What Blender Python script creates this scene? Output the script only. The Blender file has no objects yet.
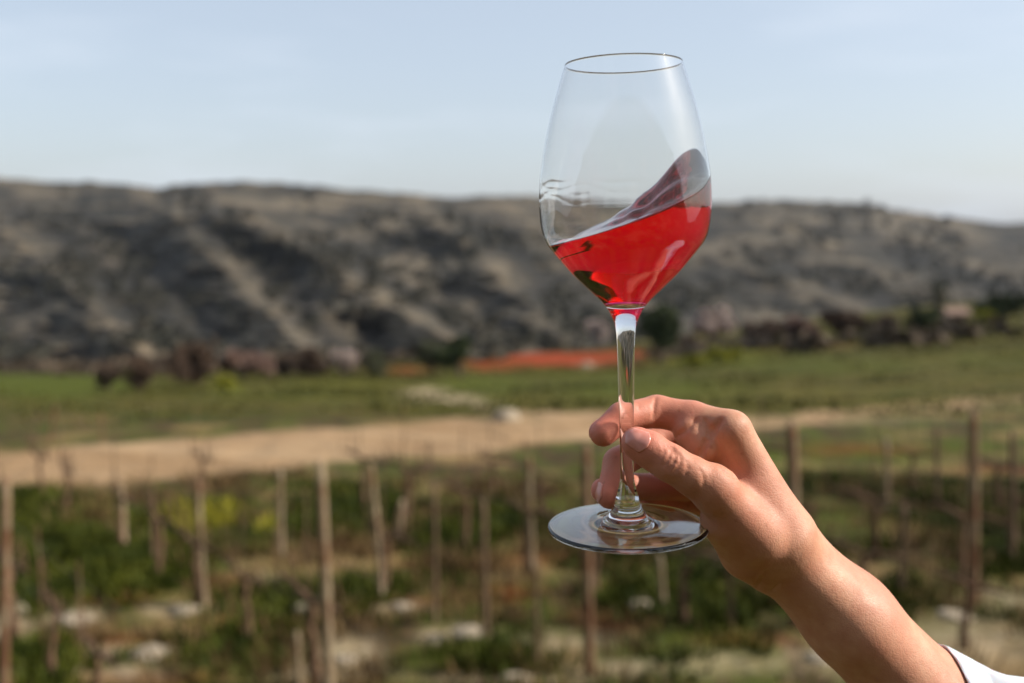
import bpy, math, random
import numpy as np
from math import radians, sin, cos, pi
from mathutils import Vector, Matrix
SC = bpy.context.scene
COL = SC.collection
rng = np.random.default_rng(7)
random.seed(7)

# ------------------------------------------------------------------ camera
F = 987.0; CX, CY = 512.0, 341.5
PITCH = math.atan((CY - 229.0) / F)
CAM = np.array([0.0, 0.0, 6.0])
FW = np.array([0, cos(PITCH), -sin(PITCH)]); UP = np.array([0, sin(PITCH), cos(PITCH)])
def pix(x, y, D):
    """the world point at distance D (along +Y) that the photograph shows at column x, row y"""
    d = F*FW + UP*(CY - y); d = np.array([x - CX, d[1], d[2]])
    return CAM + d*(D/d[1])
def project(P):
    q = np.asarray(P, float) - CAM
    zc = q @ FW
    zc = np.where(np.abs(zc) < 1e-6, 1e-6, zc)
    return CX + F*q[..., 0]/zc, CY - F*(q @ UP)/zc
cd = bpy.data.cameras.new('camera'); cam = bpy.data.objects.new('camera', cd); COL.objects.link(cam)
cam.location = CAM; cam.rotation_euler = (pi/2 - PITCH, 0, 0)
cd.sensor_width = 36; cd.lens = F*36/1024
cd.clip_start = 0.02; cd.clip_end = 6000
cd.dof.use_dof = True; cd.dof.focus_distance = 0.462; cd.dof.aperture_fstop = 5.6; cd.dof.aperture_blades = 0
SC.camera = cam

# ------------------------------------------------------------------ world and sun
SUN_DIR = np.array([0.81, -0.01, 0.58]); SUN_DIR = SUN_DIR/np.linalg.norm(SUN_DIR)
elev = math.asin(SUN_DIR[2]); azim = math.atan2(SUN_DIR[0], SUN_DIR[1])
w = bpy.data.worlds.new("World"); SC.world = w; w.use_nodes = True
nt = w.node_tree; nt.nodes.clear()
sky = nt.nodes.new('ShaderNodeTexSky'); sky.sky_type = 'NISHITA'; sky.sun_disc = False
sky.sun_elevation = elev; sky.sun_rotation = azim
sky.altitude = 100; sky.air_density = 1.0; sky.dust_density = 2.2; sky.ozone_density = 1.5
bg = nt.nodes.new('ShaderNodeBackground'); bg.inputs['Strength'].default_value = 0.116
wo = nt.nodes.new('ShaderNodeOutputWorld')
nt.links.new(bg.outputs[0], wo.inputs['Surface'])
# thin high cloud veil, mixed in the sky's own directions
tc = nt.nodes.new('ShaderNodeTexCoord'); mp = nt.nodes.new('ShaderNodeMapping'); mp.inputs['Scale'].default_value = (1.2, 1.2, 7.0)
nz = nt.nodes.new('ShaderNodeTexNoise'); nz.inputs['Scale'].default_value = 2.2; nz.inputs['Detail'].default_value = 6; nz.inputs['Roughness'].default_value = 0.55
cr = nt.nodes.new('ShaderNodeMapRange'); cr.inputs['From Min'].default_value = 0.5; cr.inputs['From Max'].default_value = 0.8; cr.inputs['To Min'].default_value = 0.45; cr.inputs['To Max'].default_value = 0.75
hs = nt.nodes.new('ShaderNodeHueSaturation'); hs.inputs['Saturation'].default_value = 0.9
mx = nt.nodes.new('ShaderNodeMix'); mx.data_type = 'RGBA'; mx.inputs[7].default_value = (5.2, 5.75, 6.5, 1)
nt.links.new(tc.outputs['Generated'], mp.inputs[0]); nt.links.new(mp.outputs[0], nz.inputs[0]); nt.links.new(nz.outputs[0], cr.inputs[0])
nt.links.new(cr.outputs[0], mx.inputs[0]); nt.links.new(sky.outputs[0], hs.inputs['Color']); nt.links.new(hs.outputs[0], mx.inputs[6]); nt.links.new(mx.outputs[2], bg.inputs[0])
sl = bpy.data.lights.new('sun', 'SUN'); sl.energy = 5.0; sl.angle = radians(0.6); sl.color = (1.0, 0.93, 0.82)
so = bpy.data.objects.new('sun', sl); COL.objects.link(so)
so.rotation_euler = Vector(SUN_DIR).to_track_quat('Z', 'Y').to_euler(); so.location = (20, -2, 30)

r = SC.render; r.engine = 'CYCLES'; r.resolution_x = 1024; r.resolution_y = 683
c = SC.cycles
c.max_bounces = 14; c.transmission_bounces = 14; c.glossy_bounces = 6; c.diffuse_bounces = 3; c.transparent_max_bounces = 8; c.volume_bounces = 0
c.use_denoising = True
c.caustics_reflective = False; c.caustics_refractive = True; c.blur_glossy = 1.0; c.sample_clamp_indirect = 4.0
SC.view_settings.view_transform = 'Standard'; SC.view_settings.look = 'None'; SC.view_settings.exposure = 0.40; SC.view_settings.gamma = 1.0

# ------------------------------------------------------------------ helpers
def tag(o, label=None, cat=None, group=None, kind=None):
    if label: o['label'] = label
    if cat: o['category'] = cat
    if group: o['group'] = group
    if kind: o['kind'] = kind
    return o
def empty(name, loc=(0, 0, 0)):
    o = bpy.data.objects.new(name, None); COL.objects.link(o); o.location = loc; o.empty_display_size = 0.1; return o
def meshobj(name, V, Fc, mat, parent=None, smooth=True):
    me = bpy.data.meshes.new(name)
    V = np.asarray(V, np.float64)
    if isinstance(Fc, np.ndarray):
        nf, k = Fc.shape
        me.vertices.add(len(V)); me.vertices.foreach_set('co', V.astype(np.float32).ravel())
        me.loops.add(nf*k); me.loops.foreach_set('vertex_index', Fc.astype(np.int32).ravel())
        me.polygons.add(nf); me.polygons.foreach_set('loop_start', np.arange(0, nf*k, k, dtype=np.int32))
        me.update(calc_edges=True); me.validate()
    else:
        me.from_pydata([tuple(v) for v in V], [], Fc)
    if smooth: me.polygons.foreach_set('use_smooth', [True]*len(me.polygons))
    if mat: me.materials.append(mat)
    o = bpy.data.objects.new(name, me); COL.objects.link(o)
    if parent: o.parent = parent
    return o
def attr_color(o, name, C):
    a = o.data.color_attributes.new(name, 'FLOAT_COLOR', 'POINT')
    C = np.asarray(C, np.float32)
    if C.shape[1] == 3: C = np.hstack([C, np.ones((len(C), 1), np.float32)])
    a.data.foreach_set('color', C.ravel())
class NT:
    def __init__(s, name):
        s.m = bpy.data.materials.new(name); s.m.use_nodes = True; s.t = s.m.node_tree; s.t.nodes.clear()
        s.out = s.n('ShaderNodeOutputMaterial')
    def n(s, typ, **kw):
        nd = s.t.nodes.new(typ)
        for k, v in kw.items(): setattr(nd, k, v)
        return nd
    def l(s, a, b): s.t.links.new(a, b)
    def noise(s, scale, detail=4, rough=0.55, vec=None, dist=0.0):
        nd = s.n('ShaderNodeTexNoise'); nd.inputs['Scale'].default_value = scale; nd.inputs['Detail'].default_value = detail
        nd.inputs['Roughness'].default_value = rough; nd.inputs['Distortion'].default_value = dist
        s.l(vec if vec is not None else s.obj(), nd.inputs['Vector']); return nd.outputs[0]
    def obj(s):
        if not hasattr(s, '_tc'): s._tc = s.n('ShaderNodeTexCoord')
        return s._tc.outputs['Object']
    def mapping(s, scale=(1, 1, 1), rot=(0, 0, 0), vec=None):
        m = s.n('ShaderNodeMapping'); m.inputs['Scale'].default_value = scale; m.inputs['Rotation'].default_value = rot
        s.l(vec if vec is not None else s.obj(), m.inputs[0]); return m.outputs[0]
    def rng(s, v, a, b, c=0.0, d=1.0):
        m = s.n('ShaderNodeMapRange'); s.l(v, m.inputs[0])
        for i, x in enumerate((a, b, c, d)): m.inputs[i+1].default_value = x
        return m.outputs[0]
    def mix(s, f, a, b):
        m = s.n('ShaderNodeMix'); m.data_type = 'RGBA'
        for sock, v in ((m.inputs[0], f), (m.inputs[6], a), (m.inputs[7], b)):
            if isinstance(v, (int, float)): sock.default_value = v
            elif isinstance(v, tuple): sock.default_value = (*v, 1)
            else: s.l(v, sock)
        return m.outputs[2]
    def math(s, op, a, b=None):
        m = s.n('ShaderNodeMath'); m.operation = op
        for i, v in enumerate((a, b)):
            if v is None: continue
            if isinstance(v, (int, float)): m.inputs[i].default_value = v
            else: s.l(v, m.inputs[i])
        return m.outputs[0]
    def bump(s, h, strength, dist, normal=None):
        b = s.n('ShaderNodeBump'); b.inputs['Strength'].default_value = strength; b.inputs['Distance'].default_value = dist
        s.l(h, b.inputs['Height'])
        if normal: s.l(normal, b.inputs['Normal'])
        return b.outputs[0]
    def principled(s, col, rough=0.8, spec=0.3, normal=None, **kw):
        p = s.n('ShaderNodeBsdfPrincipled')
        if isinstance(col, tuple): p.inputs['Base Color'].default_value = (*col, 1)
        else: s.l(col, p.inputs['Base Color'])
        if isinstance(rough, (int, float)): p.inputs['Roughness'].default_value = rough
        else: s.l(rough, p.inputs['Roughness'])
        p.inputs['Specular IOR Level'].default_value = spec
        if normal: s.l(normal, p.inputs['Normal'])
        for k, v in kw.items(): p.inputs[k.replace('_', ' ')].default_value = v
        s.l(p.outputs[0], s.out.inputs['Surface']); return p
def simple_mat(name, c1, c2, scale=8, rough=0.85, bump=0.3, bdist=0.01, stretch=(1, 1, 1)):
    m = NT(name); v = m.mapping(stretch); n1 = m.noise(scale, 5, 0.6, v)
    col = m.mix(m.rng(n1, 0.35, 0.65), c1, c2)
    m.principled(col, rough, 0.2, m.bump(n1, bump, bdist)); return m.m
def tube(pts, rad, n=8, cap=True, twist=0.0):
    """vertices and quads/ngons of a tube along pts with radii rad"""
    pts = np.asarray(pts, float); k = len(pts); V = []; Fc = []
    T = np.gradient(pts, axis=0); T /= np.linalg.norm(T, axis=1)[:, None] + 1e-12
    ref = np.array([0.0, 0, 1]) if abs(T[0][2]) < 0.9 else np.array([1.0, 0, 0])
    a = np.cross(T[0], ref); a /= np.linalg.norm(a)
    for i in range(k):
        a = a - T[i]*(a @ T[i]); a /= np.linalg.norm(a) + 1e-12
        b = np.cross(T[i], a)
        for j in range(n):
            t = 2*pi*j/n + twist*i
            V.append(pts[i] + rad[i]*(cos(t)*a + sin(t)*b))
    for i in range(k-1):
        for j in range(n):
            Fc.append((i*n+j, i*n+(j+1) % n, (i+1)*n+(j+1) % n, (i+1)*n+j))
    if cap:
        Fc.append(tuple(range(n-1, -1, -1))); Fc.append(tuple((k-1)*n+j for j in range(n)))
    return V, Fc
class MB:
    def __init__(s): s.V = []; s.F = []
    def add(s, V, Fc):
        o = len(s.V); s.V += [tuple(v) for v in V]; s.F += [tuple(i+o for i in f) for f in Fc]; return s
    def tube(s, *a, **k): return s.add(*tube(*a, **k))
    def obj(s, name, mat, parent=None, smooth=True): return meshobj(name, s.V, s.F, mat, parent, smooth)
def vnoise(x, y, seed=0):
    xi = np.floor(x).astype(np.int64); yi = np.floor(y).astype(np.int64); fx = x-xi; fy = y-yi
    fx = fx*fx*(3-2*fx); fy = fy*fy*(3-2*fy)
    def h(a, b):
        n = (a*374761393 + b*668265263 + seed*1442695041) & 0xffffffff
        n = ((n ^ (n >> 13))*1274126177) & 0xffffffff
        return ((n ^ (n >> 16)) & 0xffff)/65535.0
    return (h(xi, yi)*(1-fx)+h(xi+1, yi)*fx)*(1-fy) + (h(xi, yi+1)*(1-fx)+h(xi+1, yi+1)*fx)*fy
def fbm(x, y, oct=4, seed=0):
    x = np.asarray(x, float); y = np.asarray(y, float); s = 0; a = 0.5
    for i in range(oct):
        s = s + a*(vnoise(x, y, seed+i*17)*2-1); x = x*2.03+3.1; y = y*2.03+1.7; a *= 0.5
    return s
def pchip(x, y, xq):
    x = np.asarray(x, float); y = np.asarray(y, float); h = np.diff(x); d = np.diff(y)/h
    m = np.zeros_like(y); m[0] = d[0]; m[-1] = d[-1]
    for i in range(1, len(x)-1):
        if d[i-1]*d[i] > 0:
            w1 = 2*h[i]+h[i-1]; w2 = h[i]+2*h[i-1]; m[i] = (w1+w2)/(w1/d[i-1]+w2/d[i])
    k = np.clip(np.searchsorted(x, xq)-1, 0, len(x)-2); t = (xq-x[k])/h[k]
    return (2*t**3-3*t**2+1)*y[k] + (t**3-2*t**2+t)*h[k]*m[k] + (-2*t**3+3*t**2)*y[k+1] + (t**3-t**2)*h[k]*m[k+1]
def ss(x, a, b):
    t = np.clip((x-a)/(b-a), 0, 1); return t*t*(3-2*t)
# ------------------------------------------------------------------ wine glass
GY = 0.47
foot_c = pix(627.5, 529, GY)
def rz(row): return pix(627, row, GY)[2] - foot_c[2]
PXM = GY/F*1.0065     # metres per pixel at the glass
m = NT('clear_glass'); p = m.principled((1, 1, 1), 0.018, 0.5); p.inputs['Transmission Weight'].default_value = 1.0; p.inputs['IOR'].default_value = 1.5
GLASS = m.m
m = NT('rose_wine'); p = m.principled((1, 1, 1), 0.0, 0.5); p.inputs['Transmission Weight'].default_value = 1.0; p.inputs['IOR'].default_value = 1.34
va = m.n('ShaderNodeVolumeAbsorption'); va.inputs['Color'].default_value = (0.98, 0.0, 0.50, 1); va.inputs['Density'].default_value = 135.0
m.l(va.outputs[0], m.out.inputs['Volume']); WINE = m.m
prof_rows = [64, 87, 110, 138, 160, 183, 205, 222, 235, 243, 253, 262, 272, 288, 298, 305, 311, 318]
prof_half = [57.0, 64, 70.5, 77, 81, 83.8, 84.5, 83.2, 80.6, 76.8, 69.2, 61.8, 53.4, 37.4, 26.8, 20.5, 16.3, 13.0]
zs = np.array([rz(q) for q in prof_rows]); rs = np.array(prof_half)*PXM
def r_out(z): return pchip(zs[::-1], rs[::-1], np.asarray(z, float))
Z_TOP = zs[0]; Z_BOT = rz(303.5)
def thick(z): return 0.00032 + 0.0003*ss(-z, -(Z_TOP-0.01), -(Z_TOP-0.05)) + 0.0005*ss(-z, -(Z_BOT+0.03), -Z_BOT)
NZ = 240
z_in = Z_BOT + (Z_TOP - 0.0004 - Z_BOT)*(np.linspace(0, 1, NZ)**1.5)
r_in = np.array([float(r_out(z)) - float(thick(z))*1.15 for z in z_in])
r_in *= np.clip(np.sqrt(np.clip((z_in - Z_BOT)/0.0035, 0, 1)*(2-np.clip((z_in-Z_BOT)/0.0035, 0, 1))), 0, 1)
r_in[0] = 0.0
def R_in(z): return np.interp(z, z_in, r_in)
def lathe(profile, n=128):
    """profile: list of (r, z) from one open end to the other; r == 0 closes on the axis"""
    V = []; ring = []
    for (rr, z) in profile:
        if rr <= 1e-9: ring.append([len(V)]); V.append((0, 0, z))
        else:
            ring.append(list(range(len(V), len(V)+n)))
            V += [(rr*cos(2*pi*j/n), rr*sin(2*pi*j/n), z) for j in range(n)]
    Fc = []
    for A, B in zip(ring[:-1], ring[1:]):
        for j in range(n):
            k = (j+1) % n
            if len(A) == 1: Fc.append((A[0], B[k], B[j]))
            elif len(B) == 1: Fc.append((A[j], A[k], B[0]))
            else: Fc.append((A[j], A[k], B[k], B[j]))
    return V, Fc
glass = empty('wine_glass', foot_c)
glass.rotation_euler = (0, radians(-1.25), 0)
tag(glass, 'clear stemmed wine glass held up by the hand, pink wine swirling inside', 'wine glass')
# bowl: inside bottom -> up -> lip -> down the outside -> open at the stem
z_o = np.linspace(Z_TOP-0.0003, rz(318), 90)
prof = [(0.0, Z_BOT)] + [(a, b) for a, b in zip(r_in[1:], z_in[1:])]
tt = (r_in[-1] + float(r_out(Z_TOP)))/2; hw = float(r_out(Z_TOP)) - tt
prof += [(tt + hw*0.75*-cos(q), Z_TOP + 0.0004*sin(q)) for q in np.linspace(0.3, pi-0.3, 5)]
prof += [(float(r_out(z)), z) for z in z_o]
V, Fc = lathe(prof[::-1], 192)
# traces the swirled wine left on the inside wall: a thin wet ridge and a few tears
Vn = []
for (x, y, z) in V:
    rr = math.hypot(x, y); th = math.atan2(y, x)
    if rr > 1e-6 and rr < float(r_out(z))*1.0 - 0.0003 and z < Z_TOP - 0.02 and z > rz(260):
        back = max(0.0, -cos(th-0.35))**0.5 if -cos(th-0.35) > 0 else 0.0
        zc = rz(187) + 0.0022*sin(2.3*th+0.6) + 0.0007*sin(11*th)
        b = 0.00005*(0.5+0.5*sin(7*th+1))*math.exp(-((z-zc)/0.0011)**2)*back
        zc2 = zc - 0.0035 + 0.001*sin(5*th)
        b += 0.00002*math.exp(-((z-zc2)/0.0009)**2)*back
        b += 0.00003*max(0, sin(17*th+2*sin(3*th)))**3*(1.0 if z < zc+0.02 else 0.0)*max(0.0, 1-abs(z-zc)/0.02)
        x *= (rr-b)/rr; y *= (rr-b)/rr
    Vn.append((x, y, z))
V = Vn; bowl = meshobj('bowl', V, Fc, GLASS, glass)
st_rows = [318, 324, 332, 350, 400, 440, 468, 480, 486]; st_half = [13.0, 11.0, 9.7, 8.7, 7.8, 7.1, 6.8, 7.3, 8.6]
zz = np.linspace(rz(318), rz(486), 60); st_z = np.array([rz(q) for q in st_rows])
prof = [(float(pchip(st_z[::-1], np.array(st_half[::-1])*PXM, z)), z) for z in zz]
V, Fc = lathe(prof, 96); stem = meshobj('stem', [v for v in V], [tuple(f[::-1]) for f in Fc], GLASS, glass)
RF = 80.3*PXM
r0 = prof[-1][0]; z0 = prof[-1][1]
fr = np.array([r0, 0.0050, 0.0062, 0.0077, 0.0105, 0.017, 0.027, 0.034, RF-0.0006, RF]); fz = np.array([z0, z0-0.0035, z0-0.0080, z0-0.0120, z0-0.0150, 0.0042, 0.0035, 0.0030, 0.0026, 0.0014])
tq = np.linspace(r0, RF-0.0006, 60)
prof = [(rq, float(pchip(fr[:-1], fz[:-1], rq))) for rq in tq]
prof += [(RF-0.0006+0.0013*sin(q), 0.0013+0.0013*cos(q)) for q in np.linspace(0.3, pi-0.1, 14)]
ub = lambda rq: 0.0016*(1-(rq/RF)**2) + 0.0016*float(ss(np.array(-rq), -0.0112, -0.0088))
prof += [(rq, ub(rq)) for rq in np.linspace(RF-0.0022, 0.001, 60)] + [(0.0, ub(0.0))]
V, Fc = lathe(prof, 128); foot = meshobj('foot', V, [tuple(f[::-1]) for f in Fc], GLASS, glass)
def fix_normals(o, probe):
    me = o.data
# ---- the wine: fills the bowl up to a swirling surface
def H(x, y):
    """height of the swirling surface above the foot, in local metres"""
    X = x/0.040; Y = y/0.040
    zl = rz(250); zr = rz(189)
    base = (zl+zr)/2 + (zr-zl)/2*X*0.98 + (X*X-0.4)*0.0030
    back = ss(Y, -0.75, 1.0)
    crest = 0.0180*np.exp(-((X-0.82)/0.40)**2 - ((Y-0.42)/0.62)**2) + 0.0025*np.exp(-((X-0.2)/0.4)**2 - ((Y-0.7)/0.5)**2)
    swell = 0.003*back*ss(X, -0.9, 0.2)
    rip = 0.0013*np.sin(7.0*X + 5.0*Y + 2.5*np.sin(3*Y)) + 0.0006*np.sin(13*X - 6*Y + 2*np.sin(5*X))
    return base + crest + swell + rip*ss(X, -0.4, 0.3)*ss(Y, -0.8, 0.0)
NA = 160; NR = 44
Vw = []; ringsw = []
OV = 0.00012
ang = np.linspace(0, 2*pi, NA, endpoint=False)
zb = []
for a in ang:
    lo, hi = Z_BOT, Z_TOP - 0.002
    for _ in range(40):
        mid = (lo+hi)/2; rr = R_in(mid)
        if H(rr*cos(a), rr*sin(a)) > mid: lo = mid
        else: hi = mid
    zb.append((lo+hi)/2)
zb = np.array(zb)
_dz = np.gradient(z_in); _dr = np.gradient(r_in); _l = np.hypot(_dz, _dr); n_r = _dz/_l; n_z = -_dr/_l; n_r[0] = 0; n_z[0] = -1
OV = 0.00016
Vw.append((0, 0, Z_BOT-OV)); ringsw.append([0])
for i in range(1, 160):
    t = (i/159.0)**2.2
    ids = []
    for a, zt in zip(ang, zb):
        z = Z_BOT + (zt - Z_BOT)*t
        nr_ = float(np.interp(z, z_in, n_r)); nz_ = float(np.interp(z, z_in, n_z))
        rr = R_in(z) + OV*nr_
        ids.append(len(Vw)); Vw.append((rr*cos(a), rr*sin(a), z + OV*nz_))
    ringsw.append(ids)
for i in range(NR-1, 0, -1):
    t = i/NR
    ids = []
    for a, zt in zip(ang, zb):
        rb = R_in(zt); rr = rb*t
        men = 0.0010*math.exp(-(rb-rr)/0.0011)
        h = H(rr*cos(a), rr*sin(a)) + (men if t < 1 else 0) 
        ids.append(len(Vw)); Vw.append((rr*cos(a), rr*sin(a), h))
    ringsw.append(ids)
ringsw.append([len(Vw)]); Vw.append((0, 0, float(H(0.0, 0.0))))
Fw = []
for A, B in zip(ringsw[:-1], ringsw[1:]):
    for j in range(NA):
        k = (j+1) % NA
        if len(A) == 1: Fw.append((A[0], B[k], B[j]))
        elif len(B) == 1: Fw.append((A[j], A[k], B[0]))
        else: Fw.append((A[j], A[k], B[k], B[j]))
wine = meshobj('wine', Vw, Fw, WINE)
wine.location = foot_c; wine.rotation_euler = glass.rotation_euler
tag(wine, 'bright pinkish red wine swirling up the right side of the glass bowl', 'wine')
import bmesh
def orient(o, flip=False):
    bm = bmesh.new(); bm.from_mesh(o.data); bmesh.ops.recalc_face_normals(bm, faces=bm.faces)
    if flip: bmesh.ops.reverse_faces(bm, faces=bm.faces)
    bm.to_mesh(o.data); bm.free()
orient(wine)
# ------------------------------------------------------------------ hand and forearm: one distance field, one mesh
def hp(x, y, mm): return pix(x, y, GY + mm/1000.0)
def smin(a, b, k):
    h = np.maximum(k - np.abs(a-b), 0)/k
    return np.minimum(a, b) - h*h*h*k/6.0
def cone(P, a, b, r1, r2):
    ab = b-a; L = float(ab @ ab)
    t = np.clip(((P-a) @ ab)/L, 0, 1).astype(P.dtype)
    q = P - (a + t[..., None]*ab)
    return np.sqrt((q*q).sum(-1)) - (r1 + (r2-r1)*t)
def ellcone(P, a, b, r1, r2, side, s):
    """round cone stretched by s along the unit vector side"""
    ab = b-a; L = float(ab @ ab)
    t = np.clip(((P-a) @ ab)/L, 0, 1)
    q = P - (a + t[..., None]*ab)
    c = q @ side
    q = q - (c*(1-1/s))[..., None]*side
    return np.sqrt((q*q).sum(-1)) - (r1 + (r2-r1)*t)
MM = 0.001
# joints: column, row, depth from the stem in mm (away from the viewer positive), radius mm
J = dict(
 index=[(731,431,6,9.6),(692,418.5,17,8.6),(657,411.5,22,8.0),(622,417.5,13,7.4),(603,433,7.5,6.7)],
 middle=[(738,447,24,9.6),(700,440,38,8.4),(660,438,40,8.2),(619,463,20,7.8),(610,495,10,7.0)],
 ring=[(742,468,42,9.2),(716,480,50,8.0),(686,486,47,7.5),(630,487,33,7.0),(603,490,28,6.2)],
 pinky=[(748,492,56,8.2),(724,500,60,6.8),(700,503,58,6.3),(668,503,48,6.0),(650,500,42,5.2)],
 thumb=[(757,536,-4,13.5),(716,492,-13,10.6),(692,476,-16,9.0),(670,463,-16,8.6),(649,449,-13.0,8.1),(637,442.5,-11.5,7.5)],
)
JW = {k: [(hp(a, b, c), d*MM) for a, b, c, d in v] for k, v in J.items()}
wrist = hp(777, 547, 20); fa1 = hp(848, 617, 22); fa2 = hp(925, 702, 24); fa3 = hp(1010, 795, 26)
SIDE = np.array([0.0, 1.0, 0.0])
def chain(P, pts, k):
    d = None
    for (a, ra), (b, rb) in zip(pts[:-1], pts[1:]):
        c = cone(P, a, b, ra, rb)
        d = c if d is None else smin(d, c, k)
    return d
def palm_sdf(P):
    k = 0.010
    d = ellcone(P, wrist, fa1, 0.0190, 0.0213, SIDE, 1.3)
    d = smin(d, ellcone(P, fa1, fa2, 0.0213, 0.0262, SIDE, 1.25), 0.018)
    d = smin(d, ellcone(P, fa2, fa3, 0.0262, 0.030, SIDE, 1.2), 0.010)
    # metacarpals
    for f, w1, dd in (('index', (785, 533), 8), ('middle', (786, 540), 18), ('ring', (785, 548), 28), ('pinky', (782, 556), 36)):
        a, ra = JW[f][0]
        d = smin(d, cone(P, a, hp(w1[0], w1[1], dd), ra*1.0, 0.0112), 0.017)
    # flesh between the metacarpals and the thumb
    d = smin(d, cone(P, hp(722, 452, 14), hp(762, 520, 12), 0.0105, 0.0135), k)
    d = smin(d, cone(P, hp(728, 470, 34), hp(762, 530, 30), 0.0115, 0.0150), k)
    d = smin(d, cone(P, hp(738, 500, 46), hp(766, 545, 36), 0.0110, 0.0150), k)
    # distal palm pad below the index finger
    d = smin(d, cone(P, hp(690, 432, 11), hp(703, 446, 7), 0.0078, 0.0085), 0.003)
    # heel of the thumb
    d = smin(d, cone(P, hp(726, 520, -4), hp(750, 548, 6), 0.0120, 0.0140), 0.012)
    d = smin(d, cone(P, hp(750, 550, 8), hp(770, 560, 16), 0.0135, 0.0155), 0.010)
    d = smin(d, cone(P, hp(748, 490, 4), hp(778, 538, 6), 0.0105, 0.0165), 0.010)
    return d
def finger_sdf(P, f):
    pts = JW[f]
    if f == 'thumb':
        d = chain(P, pts, 0.004)
        d = smin(d, cone(P, hp(655, 457, -11), hp(642, 449, -9), 0.0068, 0.0060), 0.005)   # thumb pulp
        d = smin(d, cone(P, hp(715, 489, -14), hp(712, 486, -15), 0.0112, 0.0108), 0.004)  # knuckle
        return d
    d = chain(P, pts, 0.0035)
    # pads on the palm side of each phalanx
    for i, (s0, s1) in enumerate(((0, 1), (1, 2), (2, 3), (3, 4))):
        pass
    return d
CREASES = []
KF = dict(index=0.006, middle=0.006, ring=0.006, pinky=0.006, thumb=0.010)
def body_sdf(P, creases=True):
    pm = palm_sdf(P); out = None
    for f in ('index', 'middle', 'ring', 'pinky', 'thumb'):
        df = smin(pm, finger_sdf(P, f), KF[f])
        out = df if out is None else smin(out, df, 0.0012)
    if creases:
        for (a, b, rad, k, sgn) in CREASES:
            c = cone(P, a, b, rad, rad)
            if sgn < 0: out = -smin(-out, c, k)
            else: out = smin(out, c, k)
    return out
def raymarch(x, y):
    d = pix(x, y, 1.0) - CAM; d /= np.linalg.norm(d); t = 0.38
    for _ in range(90):
        s = float(body_sdf((CAM + d*t)[None, :], False)[0])
        if s < 1e-5: return CAM + d*t
        t += s*0.9
        if t > 0.7: return None
    return CAM + d*t
def crease(pts, rad=0.5, k=2.0, sgn=-1, lift=0.0):
    W = [raymarch(x, y) for x, y in pts]
    for a, b in zip(W[:-1], W[1:]):
        if a is None or b is None or np.linalg.norm(a-b) > 0.02: continue
        ca = (CAM-a)/np.linalg.norm(CAM-a)*lift*MM
        CREASES.append((a+ca, b+ca, rad*MM, k*MM, sgn))
# thumb knuckle wrinkles
crease([(668,446),(671,451),(669,459),(664,466)], 0.65, 1.5)
crease([(673,448),(676,454),(674,462),(668,470)], 0.85, 1.6)
crease([(679,452),(681,459),(679,466),(673,473)], 0.60, 1.4)
crease([(663,445),(665,450),(663,456)], 0.25, 1.2)
# index finger joint, base fold and palm creases
crease([(656,397),(654,406),(653,417)], 0.4, 2.0)
crease([(696,420),(689,427),(683,432),(676,437)], 0.9, 2.2)
crease([(720,421),(713,431),(706,442),(701,455)], 1.6, 2.2)
crease([(705,420),(709,428),(708,434)], 0.8, 2.0)
crease([(756,588),(762,580),(765,572)], 0.5, 2.2)
crease([(764,596),(772,590),(779,584)], 0.35, 2.0)
crease([(722,470),(728,474),(735,477)], 0.6, 2.0)
crease([(640,398),(639,404),(639,409)], 0.2, 1.2)
crease([(672,445),(674,450)], 0.3, 1.2)
crease([(700,470),(704,478),(703,486)], 0.25, 1.6)
crease([(686,461),(688,468),(685,475)], 0.25, 1.4)
crease([(745,590),(754,585),(760,576)], 0.4, 2.0)
# sampled field over the hand's box -> surface nets
HB = 0.0008
lo = np.array([0.028, GY-0.040, pix(627, 800, GY)[2]]); hi = np.array([pix(1010, 600, GY)[0], GY+0.085, pix(627, 375, GY)[2]])
n = np.ceil((hi-lo)/HB).astype(int)
D = np.full(n, 0.01, np.float32)
ax = [lo[i] + HB*np.arange(n[i]) for i in range(3)]
CH = 40
def build_field():
    # coarse pass to skip empty space
    st = 8
    g = [a[::st] for a in ax]
    G = np.stack(np.meshgrid(*g, indexing='ij'), -1)
    C0 = body_sdf(G.reshape(-1, 3), False).reshape(G.shape[:3])
    lim = HB*st*1.9
    nb = [len(q) for q in g]
    for i in range(nb[0]):
        for j in range(nb[1]):
            ks = np.where(np.abs(C0[i, j]) < lim)[0]
            if len(ks) == 0:
                sgn = np.sign(C0[i, j]); 
                for k in range(nb[2]): D[i*st:(i+1)*st, j*st:(j+1)*st, k*st:(k+1)*st] = 0.01*sgn[k]
                continue
            for k in range(nb[2]):
                if abs(C0[i, j, k]) >= lim: D[i*st:(i+1)*st, j*st:(j+1)*st, k*st:(k+1)*st] = 0.01*np.sign(C0[i, j, k])
            k0, k1 = ks.min()*st, min((ks.max()+1)*st, n[2])
            sl_ = (slice(i*st, min((i+1)*st, n[0])), slice(j*st, min((j+1)*st, n[1])), slice(k0, k1))
            P = np.stack(np.meshgrid(ax[0][sl_[0]], ax[1][sl_[1]], ax[2][sl_[2]], indexing='ij'), -1)
            shp = P.shape[:3]; P = P.reshape(-1, 3)
            d = body_sdf(P, False)
            m_ = np.abs(d) < 0.004
            if m_.any() and CREASES:
                q = d[m_]; Pm = P[m_]
                bl, bh = Pm.min(0)-0.004, Pm.max(0)+0.004
                for (a, b, rad, k, sgn) in CREASES:
                    if (np.minimum(a, b) > bh).any() or (np.maximum(a, b) < bl).any(): continue
                    cc = cone(Pm, a, b, rad, rad)
                    q = -smin(-q, cc, k) if sgn < 0 else smin(q, cc, k)
                d[m_] = q
            D[sl_] = d.reshape(shp)
build_field()
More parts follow.
